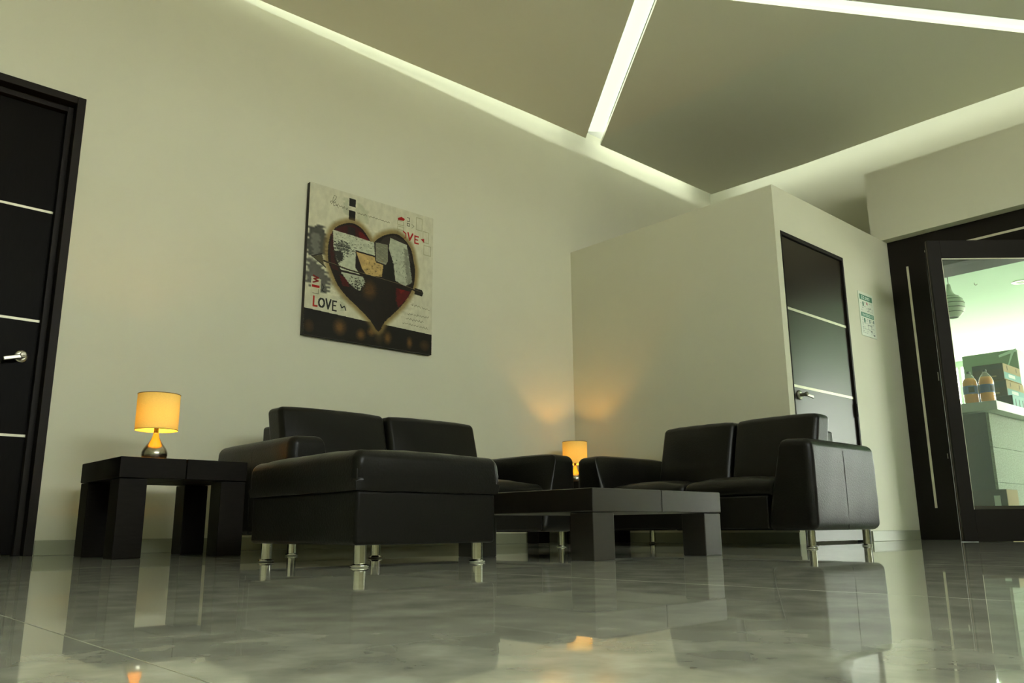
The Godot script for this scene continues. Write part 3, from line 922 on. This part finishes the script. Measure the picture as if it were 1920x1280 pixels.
func table_lamp(at: Vector3, label: String) -> Node3D:
	var o := thing("table_lamp", label, "lamp", at, 0.0, "")
	part("lamp_base", Geo.new().lathe(Vector3.ZERO, [Vector2(0, 0), Vector2(0.040, 0.0), Vector2(0.046, 0.004), Vector2(0.054, 0.016), Vector2(0.0585, 0.032), Vector2(0.058, 0.046), Vector2(0.052, 0.062), Vector2(0.041, 0.078), Vector2(0.029, 0.094), Vector2(0.020, 0.110), Vector2(0.0145, 0.126), Vector2(0.012, 0.140), Vector2(0.0, 0.141)], 40), M.lamp_metal, o, "brushed metal teardrop base")
	part("socket", Geo.new().cyl(Vector3(0, 0.140, 0), Vector3(0, 0.190, 0), 0.011, 16), M.black_plastic, o)
	var r := 0.0965
	var y0 := 0.1515
	var y1 := 0.3255
	var sh := Geo.new().lathe(Vector3.ZERO, [Vector2(r, y0), Vector2(r, lerpf(y0, y1, 0.33)), Vector2(r, lerpf(y0, y1, 0.66)), Vector2(r, y1)], 48)
	var shade := part("lamp_shade", sh, M.lamp_shade_cloth, o, "cream drum shade glowing warm yellow")
	var rim := Geo.new()
	for y in [y0 + 0.001, y1 - 0.001]:
		rim = Geo.new()
		rim.lathe(Vector3.ZERO, [Vector2(r - 0.001, y - 0.0018), Vector2(r + 0.0012, y - 0.0018), Vector2(r + 0.0012, y + 0.0018), Vector2(r - 0.001, y + 0.0018)], 48)
		part("shade_rim", rim, M.shade_rim, shade)
	var spider := Geo.new()
	for k in 3:
		var a := TAU * k / 3.0 + 0.4
		spider.tube([Vector3(0, y0 + 0.02, 0), Vector3(cos(a) * r, y0 + 0.012, sin(a) * r)], 0.0016, 6)
	part("shade_carrier", spider, M.satin_metal, shade)
	var prof := []
	for k in 13:
		var a := PI * k / 12.0
		prof.append(Vector2(sin(a) * 0.026, -cos(a) * 0.030))
	part("bulb", Geo.new().lathe(Vector3(0, 0.222, 0), prof, 20), M.bulb, o)
	var l := OmniLight3D.new()
	l.name = "lamp_light"
	l.light_color = Color(1.0, 0.71, 0.29)
	l.light_energy = LAMP
	l.light_size = 0.02
	l.omni_range = 15.0
	l.omni_attenuation = 2.0
	l.shadow_enabled = true
	l.position = Vector3(0, 0.222, 0)
	o.add_child(l, true)
	return o

const LAMP := 0.205

func picture() -> void:
	var z0 := -2.443
	var z1 := -3.469
	var y0 := 1.3394
	var y1 := 2.3866
	var o := thing("painting", "square heart painting with an arrow and stencilled words on the left wall", "painting", Vector3(AX, y0, (z0 + z1) / 2))
	var h := y1 - y0
	var w := z0 - z1
	part("canvas_box", B(0.002, 0, -w / 2, 0.039, h, w / 2, 0.002), M.canvas_edge, o)
	var m := mat("painted_canvas", Color(0.86, 0.86, 0.80), 0.55, 0.0, 0.35)
	m.albedo_texture = heart_picture()
	var g := Geo.new()
	g.quad(Vector3(0.0400, h, w / 2), Vector3(0.0400, h, -w / 2), Vector3(0.0400, 0, -w / 2), Vector3(0.0400, 0, w / 2), Vector3(1, 0, 0))
	g.box(Vector3(0.0385, 0.0008, -w / 2 + 0.0008), Vector3(0.0396, h - 0.0008, w / 2 - 0.0008))
	for k in range(4, g.u.size()): g.u[k] = Vector2(0.9, 0.4)
	part("painted_face", g, m, o, "heart pierced by an arrow over cream, with LOVE lettering")

func notice() -> void:
	var o := thing("notice", "green and white earthquake and fire notice between dark door and entrance", "sign", Vector3(CX, 1.565, -6.337))
	part("board", B(0.0005, 0, -0.130, 0.004, 0.362, 0.130, 0.0015), M.paper, o)
	var m := mat("printed_notice", Color(1, 1, 1), 0.45)
	m.albedo_texture = notice_picture()
	var g := Geo.new()
	g.quad(Vector3(0.0045, 0.360, 0.1285), Vector3(0.0045, 0.360, -0.1285), Vector3(0.0045, 0.002, -0.1285), Vector3(0.0045, 0.002, 0.1285), Vector3(1, 0, 0))
	part("print", g, m, o)

func lounge() -> void:
	sofa(Vector3((-4.34 - 3.50) / 2, 0, -2.764), PI / 2, 1.916, 0.84, 0.548, -0.045, "black leather two-seat sofa along the left wall, under the painting")
	sofa(Vector3(-2.982, 0, -4.465), 0.0, 1.682, 0.778, 0.572, 0.065, "black leather two-seat sofa in front of the cream block, right arm catching light")
	ottoman()
	block_table("side_table", "dark wood cube side table by the left door, carrying the nearer lamp", "table", Vector3(-4.0714, 0, -1.4405), 0.569, 0.5805, 0.4356, 0.092, 0.12, M.table_veneer)
	block_table("side_table", "dark wood corner side table mostly hidden between the two sofas", "table", Vector3(-4.39, 0, -4.69), 0.56, 0.56, 0.4456, 0.092, 0.12, M.table_veneer)
	block_table("coffee_table", "low dark brown coffee table with square legs before the sofas", "table", Vector3(-2.006 - 0.3875, 0, -2.22 - 0.401), 0.775, 0.802, 0.2574, 0.085, 0.115, M.table_gloss)
	table_lamp(Vector3(-4.05, 0.4356, -1.38), "lit table lamp with drum shade on the side table by the left door")
	table_lamp(Vector3(-4.42, 0.4456, -4.70), "lit table lamp with drum shade in the corner between the sofas")
	picture()
	notice()

# ------------------------------------------------------------------ the room beyond the glass door
func next_room() -> void:
	structure("floor_next", B(-9.0, -0.2, R2Z, R2X, 0.0, EZ - 0.01), M.room_floor, "pale floor of the bright room beyond the glass door", "floor")
	structure("ceiling_next", B(-9.0, R2Y, R2Z - 0.2, R2X + 0.2, R2Y + 0.2, EZ - 0.15), M.room_ceiling, "pale ceiling of the bright room beyond the glass door", "ceiling")
	structure("wall_next_left", B(-9.15, 0, R2Z - 0.2, -9.0, R2Y, EZ - 0.02), M.plaster_white, "white wall at the far left of the bright room", "wall")
	var g := B(-9.0, 0, EZ - 0.16, CX - 0.02, R2Y, EZ - 0.01)
	g.box(Vector3(RX, 0, EZ - 0.02), Vector3(RX - 2.0, R2Y, EZ - 0.15))
	structure("wall_next_front", g, M.dim_paint, "dull green-grey wall of the bright room backing onto the lounge", "wall")
	# glazed back and right sides
	g = B(-9.0, 0, R2Z, R2X, 0.85, R2Z - 0.15)
	g.box(Vector3(-9.0, 2.66, R2Z - 0.15), Vector3(R2X, R2Y, R2Z))
	g.box(Vector3(-9.0, 0.85, R2Z - 0.15), Vector3(-8.2, 2.66, R2Z))
	g.box(Vector3(-1.5, 0.85, R2Z - 0.15), Vector3(R2X, 2.66, R2Z))
	structure("wall_next_back", g, M.plaster_white, "white back wall with a wide window in the bright room", "wall")
	var w := thing("window_2", "wide bright window at the back of the room beyond the door", "window", Vector3(0, 0, R2Z), 0.0, "", "structure")
	for k in 7:
		var x := -8.2 + 6.7 * k / 6.0
		part("mullion", B(x - 0.025, 0.85, -0.09, x + 0.025, 2.66, -0.04), M.plaster_white, w)
		if k < 6: part("window_pane", B(x + 0.025, 0.85, -0.068, x + 6.7 / 6.0 - 0.025, 2.66, -0.062), M.glass, w)
	g = B(R2X, 2.45, R2Z, R2X + 0.15, R2Y, EZ)
	g.box(Vector3(R2X, 0, R2Z), Vector3(R2X + 0.15, 0.1, EZ))
	g.box(Vector3(R2X, 0.1, -10.9), Vector3(R2X + 0.15, 2.45, EZ))
	structure("wall_next_right", g, M.plaster_white, "right side of the bright room, mostly glass", "wall")
	w = thing("window_3", "shopfront glazing down the right side of the bright room", "window", Vector3(R2X, 0, 0), 0.0, "", "structure")
	for k in 4:
		var z := -10.93 - 3.5 * k / 3.0
		part("mullion", B(0.05, 0.1, z - 0.03, 0.11, 2.45, z + 0.03), M.plaster_white, w)
		if k < 3: part("window_pane", B(0.075, 0.1, z - 0.03, 0.081, 2.45, z - 3.5 / 3.0 + 0.03), M.glass, w)
	# bar counter
	var o := thing("bar_counter", "tall stone-fronted bar counter with a thick white top beyond the glass", "counter", Vector3(-2.49, 0, -8.30))
	part("counter_top", B(-2.6, 1.141, -2.05, 0, 1.226, 0, 0.004), M.counter_top, o)
	var body := part("counter_body", B(-2.5, 0, -1.95, -0.145, 1.141, -0.135, 0.002), M.stone_dark, o)
	for k in 4:
		var y0: float = [0.0, 0.168, 0.492, 0.816][k]
		var y1: float = [0.165, 0.489, 0.813, 1.139][k]
		for j in 2:
			part("stone_panel", B(-0.146, y0, -1.95 + j * 0.91, -0.120, y1, -1.95 + j * 0.91 + 0.907, 0.003), M.stone_panel, body)
	# bottles
	bottle(Vector3(-2.722, 1.226, -8.385), "left of two orange soda bottles on the bar counter", 0.3)
	bottle(Vector3(-2.585, 1.226, -8.40), "right of two orange soda bottles on the bar counter", 1.0)
	# crates and cartons
	o = thing("crate", "low black crate with a pale slotted side on the counter, under the cartons", "crate", Vector3(-2.60, 1.226, -9.15))
	part("crate_body", B(-0.36, 0, -0.62, 0, 0.150, 0, 0.006), M.crate_black, o)
	var sd := part("crate_side", B(0, 0.004, -0.615, 0.006, 0.150, -0.004), M.crate_teal, o)
	for k in 5:
		part("slot", B(0.005, 0.03, -0.09 - k * 0.11, 0.008, 0.115, -0.075 - k * 0.11), M.crate_black, sd)
	for k in 2:
		var y := 1.378 + k * 0.174
		o = thing("carton", ["open-topped cardboard carton, lower of two stacked on the crate", "open-topped cardboard carton on top of the stack behind the bottles"][k], "box", Vector3(-2.656 + 0.008 * (1 - k), y, -9.20 + 0.004 * k))
		part("carton_wall", B(-0.29, 0, -0.006, 0, 0.166, 0, 0.002), M.cardboard_dark, o)
		part("carton_wall", B(-0.29, 0, -0.54, 0, 0.166, -0.534, 0.002), M.cardboard, o)
		part("carton_wall", B(-0.29, 0, -0.534, -0.284, 0.166, -0.006, 0.002), M.cardboard, o)
		var wl := part("carton_wall", B(-0.006, 0, -0.534, 0, 0.166, -0.006, 0.002), M.cardboard, o)
		part("carton_bottom", B(-0.284, 0, -0.534, -0.006, 0.006, -0.006), M.cardboard, o)
		part("printed_band", B(-0.001, 0.008, -0.53, 0.001, 0.078, -0.01), M.print_teal, wl)
		part("printed_mark", B(0.0, 0.030, -0.34, 0.0015, 0.064, -0.14), M.paper, wl)
		for q in [-0.12, -0.40]:
			part("hand_slot", B(0.0, 0.105, q - 0.012, 0.0015, 0.150, q), M.print_dark, wl)
		part("printed_band", B(-0.285, 0.105 if k == 1 else 0.09, -0.001, -0.005, 0.155, 0.001), M.print_dark, o)
		part("printed_mark", B(-0.14, 0.03, 0.0, -0.07, 0.045, 0.0015), M.cardboard, o)
	# tall cabinet behind the counter
	o = thing("cabinet", "tall pale green cabinet behind the cartons, film draped over its corner", "cabinet", Vector3(-2.872, 0, -10.5))
	part("cabinet_body", B(-0.585, 0, -0.6, 0, 2.083, 0, 0.006), M.cabinet_green, o)
	part("cabinet_side", B(0, 0.02, -0.595, 0.006, 2.078, -0.005, 0.002), M.cabinet_pale, o)
	g = Geo.new()
	g.quad(Vector3(-0.185, 2.035, 0.012), Vector3(0.004, 2.090, 0.012), Vector3(0.004, 2.05, 0.016), Vector3(-0.18, 2.005, 0.02), Vector3(0, 0, 1))
	g.quad(Vector3(-0.05, 2.05, 0.014), Vector3(-0.02, 2.05, 0.014), Vector3(-0.085, 1.90, 0.03), Vector3(-0.10, 1.89, 0.03), Vector3(0, 0, 1))
	part("plastic_film", g, M.plastic_film, o)
	# carton on the floor
	o = thing("floor_carton", "dark brown carton with a white label on the floor before the bar", "box", Vector3(-2.421, 0, -8.0))
	part("carton_body", B(-0.285, 0, -0.29, 0, 0.411, 0, 0.003), M.cardboard_floor, o)
	part("carton_side", B(0, 0.003, -0.287, 0.003, 0.408, -0.003), M.cardboard, o)
	part("paper_label", B(-0.102, 0.25, 0.0, -0.052, 0.358, 0.001), M.paper, o)
	# pendant
	o = thing("pendant_lamp", "pale onion-shaped pendant lamp with dark rings hanging beyond the door", "lamp", Vector3(-3.0, 2.225, -9.0))
	var prof := []
	for q in [[0.058, 0.0], [0.075, 0.008], [0.105, 0.040], [0.125, 0.080], [0.132, 0.120], [0.127, 0.160], [0.108, 0.198], [0.080, 0.225], [0.052, 0.245], [0.034, 0.270], [0.024, 0.305], [0.020, 0.345], [0.018, 0.362], [0.0, 0.362]]:
		prof.append(Vector2(q[0], q[1]))
	part("shell", Geo.new().lathe(Vector3.ZERO, prof, 40), M.pendant_shell, o)
	part("inside", Geo.new().lathe(Vector3.ZERO, [Vector2(0.0, 0.012), Vector2(0.057, 0.003)], 24), M.pendant_groove, o)
	for y in [0.048, 0.095, 0.142, 0.186, 0.222]:
		var r := 0.0
		for k in prof.size() - 1:
			if prof[k].y <= y and prof[k + 1].y > y:
				r = lerpf(prof[k].x, prof[k + 1].x, (y - prof[k].y) / (prof[k + 1].y - prof[k].y))
		part("ring", Geo.new().lathe(Vector3(0, y, 0), [Vector2(r - 0.004, -0.0035), Vector2(r + 0.0015, -0.003), Vector2(r + 0.0015, 0.003), Vector2(r - 0.004, 0.0035)], 40), M.pendant_groove, o)
	part("cord", Geo.new().cyl(Vector3(0, 0.36, 0), Vector3(0, R2Y - 2.225, 0), 0.004, 8), M.black_plastic, o)
	# small ceiling fittings
	o = thing("downlight", "round recessed downlight in the ceiling at the right edge", "light", Vector3(-2.62, R2Y, -10.1))
	part("trim_ring", Geo.new().lathe(Vector3.ZERO, [Vector2(0.05, -0.001), Vector2(0.05, -0.006), Vector2(0.085, -0.006), Vector2(0.09, 0.0)], 32), M.satin_metal, o)
	part("lens", Geo.new().lathe(Vector3.ZERO, [Vector2(0.0, -0.003), Vector2(0.051, -0.003)], 24), M.paper, o)
	o = thing("ceiling_hook", "tiny hook in the pale ceiling to the right of the pendant", "hook", Vector3(-2.98, R2Y, -9.75))
	part("hook", Geo.new().tube([Vector3(0, 0, 0), Vector3(0, -0.02, 0), Vector3(0.015, -0.03, 0), Vector3(0.03, -0.02, 0)], 0.004, 6), M.satin_metal, o)

func bottle(at: Vector3, label: String, mark: float) -> void:
	var o := thing("soda_bottle", label, "bottle", at, mark, "")
	var r := 0.062
	part("shell", Geo.new().lathe(Vector3.ZERO, [Vector2(0, 0.002), Vector2(r * 0.8, 0.0), Vector2(r, 0.012), Vector2(r, 0.10), Vector2(r * 0.965, 0.115), Vector2(r, 0.13), Vector2(r, 0.19), Vector2(r * 0.93, 0.215), Vector2(r * 0.72, 0.245), Vector2(r * 0.45, 0.268), Vector2(0.017, 0.284), Vector2(0.015, 0.292)], 32), M.clear_plastic, o)
	var q := r - 0.0025
	part("soda", Geo.new().lathe(Vector3.ZERO, [Vector2(0, 0.004), Vector2(q * 0.8, 0.003), Vector2(q, 0.013), Vector2(q, 0.10), Vector2(q * 0.96, 0.115), Vector2(q, 0.13), Vector2(q, 0.19), Vector2(q * 0.93, 0.213), Vector2(q * 0.74, 0.240), Vector2(0, 0.2405)], 32), M.soda, o)
	part("wrap_label", Geo.new().lathe(Vector3.ZERO, [Vector2(r - 0.001, 0.088), Vector2(r + 0.001, 0.089), Vector2(r + 0.001, 0.165), Vector2(r - 0.001, 0.166)], 32), M.bottle_label, o)
	var g := Geo.new()
	for k in 9:
		var a := PI * 0.32 + k * 0.09
		var b := a + 0.09
		var rr := r + 0.0022
		g.quad(Vector3(cos(a) * rr, 0.155, sin(a) * rr), Vector3(cos(b) * rr, 0.155, sin(b) * rr), Vector3(cos(b) * rr, 0.10, sin(b) * rr), Vector3(cos(a) * rr, 0.10, sin(a) * rr), Vector3(cos(a), 0, sin(a)))
	part("label_print", g, M.label_print, o)
	part("cap", Geo.new().cyl(Vector3(0, 0.288, 0), Vector3(0, 0.308, 0), 0.017, 20), M.bottle_cap, o)


func _ready() -> void:
	# camera, sky, exposure
	var cam := Camera3D.new()
	cam.name = "camera"
	add_child(cam)
	cam.position = Vector3(0, 0.1191, 0)
	cam.rotation = Vector3(0.2240, 0.8301, -0.0079)
	cam.fov = rad_to_deg(2.0 * atan(640.0 / 1529.93))
	cam.near = 0.02
	cam.current = true
	var sky := ProceduralSkyMaterial.new()
	sky.sky_top_color = Color(0.93, 0.97, 0.96)
	sky.sky_horizon_color = Color(1.0, 1.0, 0.95)
	sky.ground_bottom_color = Color(0.72, 0.71, 0.66)
	sky.ground_horizon_color = Color(0.82, 0.81, 0.76)
	sky.sky_energy_multiplier = 4.2
	sky.ground_energy_multiplier = 4.6
	sky.sun_angle_max = 0.0
	var env := Environment.new()
	env.background_mode = Environment.BG_SKY
	env.sky = Sky.new()
	env.sky.sky_material = sky
	env.ambient_light_source = Environment.AMBIENT_SOURCE_SKY
	env.tonemap_mode = Environment.TONE_MAPPER_LINEAR
	env.tonemap_exposure = 0.96
	env.sdfgi_enabled = true
	env.ssao_enabled = true
	env.ssil_enabled = true
	var we := WorldEnvironment.new()
	we.name = "environment"
	we.environment = env
	add_child(we)

	rng.seed = 20
	materials()
	mat("door_gloss", Color(0.16, 0.138, 0.098), 0.30, 0.0, 0.35)
	mat("edge_metal", Color(0.45, 0.40, 0.34), 0.5, 0.4)
	mat("bead_wood", Color(0.20, 0.19, 0.13), 0.4)
	mat("shade_rim", Color(0.55, 0.46, 0.28), 0.8)
	mat("stone_dark", Color(0.085, 0.105, 0.085), 0.7)
	mat("room_floor", Color(0.50, 0.54, 0.47), 0.3)
	mat("cabinet_pale", Color(0.70, 0.78, 0.68), 0.5)
	mat("cardboard_floor", Color(0.17, 0.13, 0.09), 0.85)

	ceiling_and_light()
	shell()
	doors()
	lounge()
	next_room()
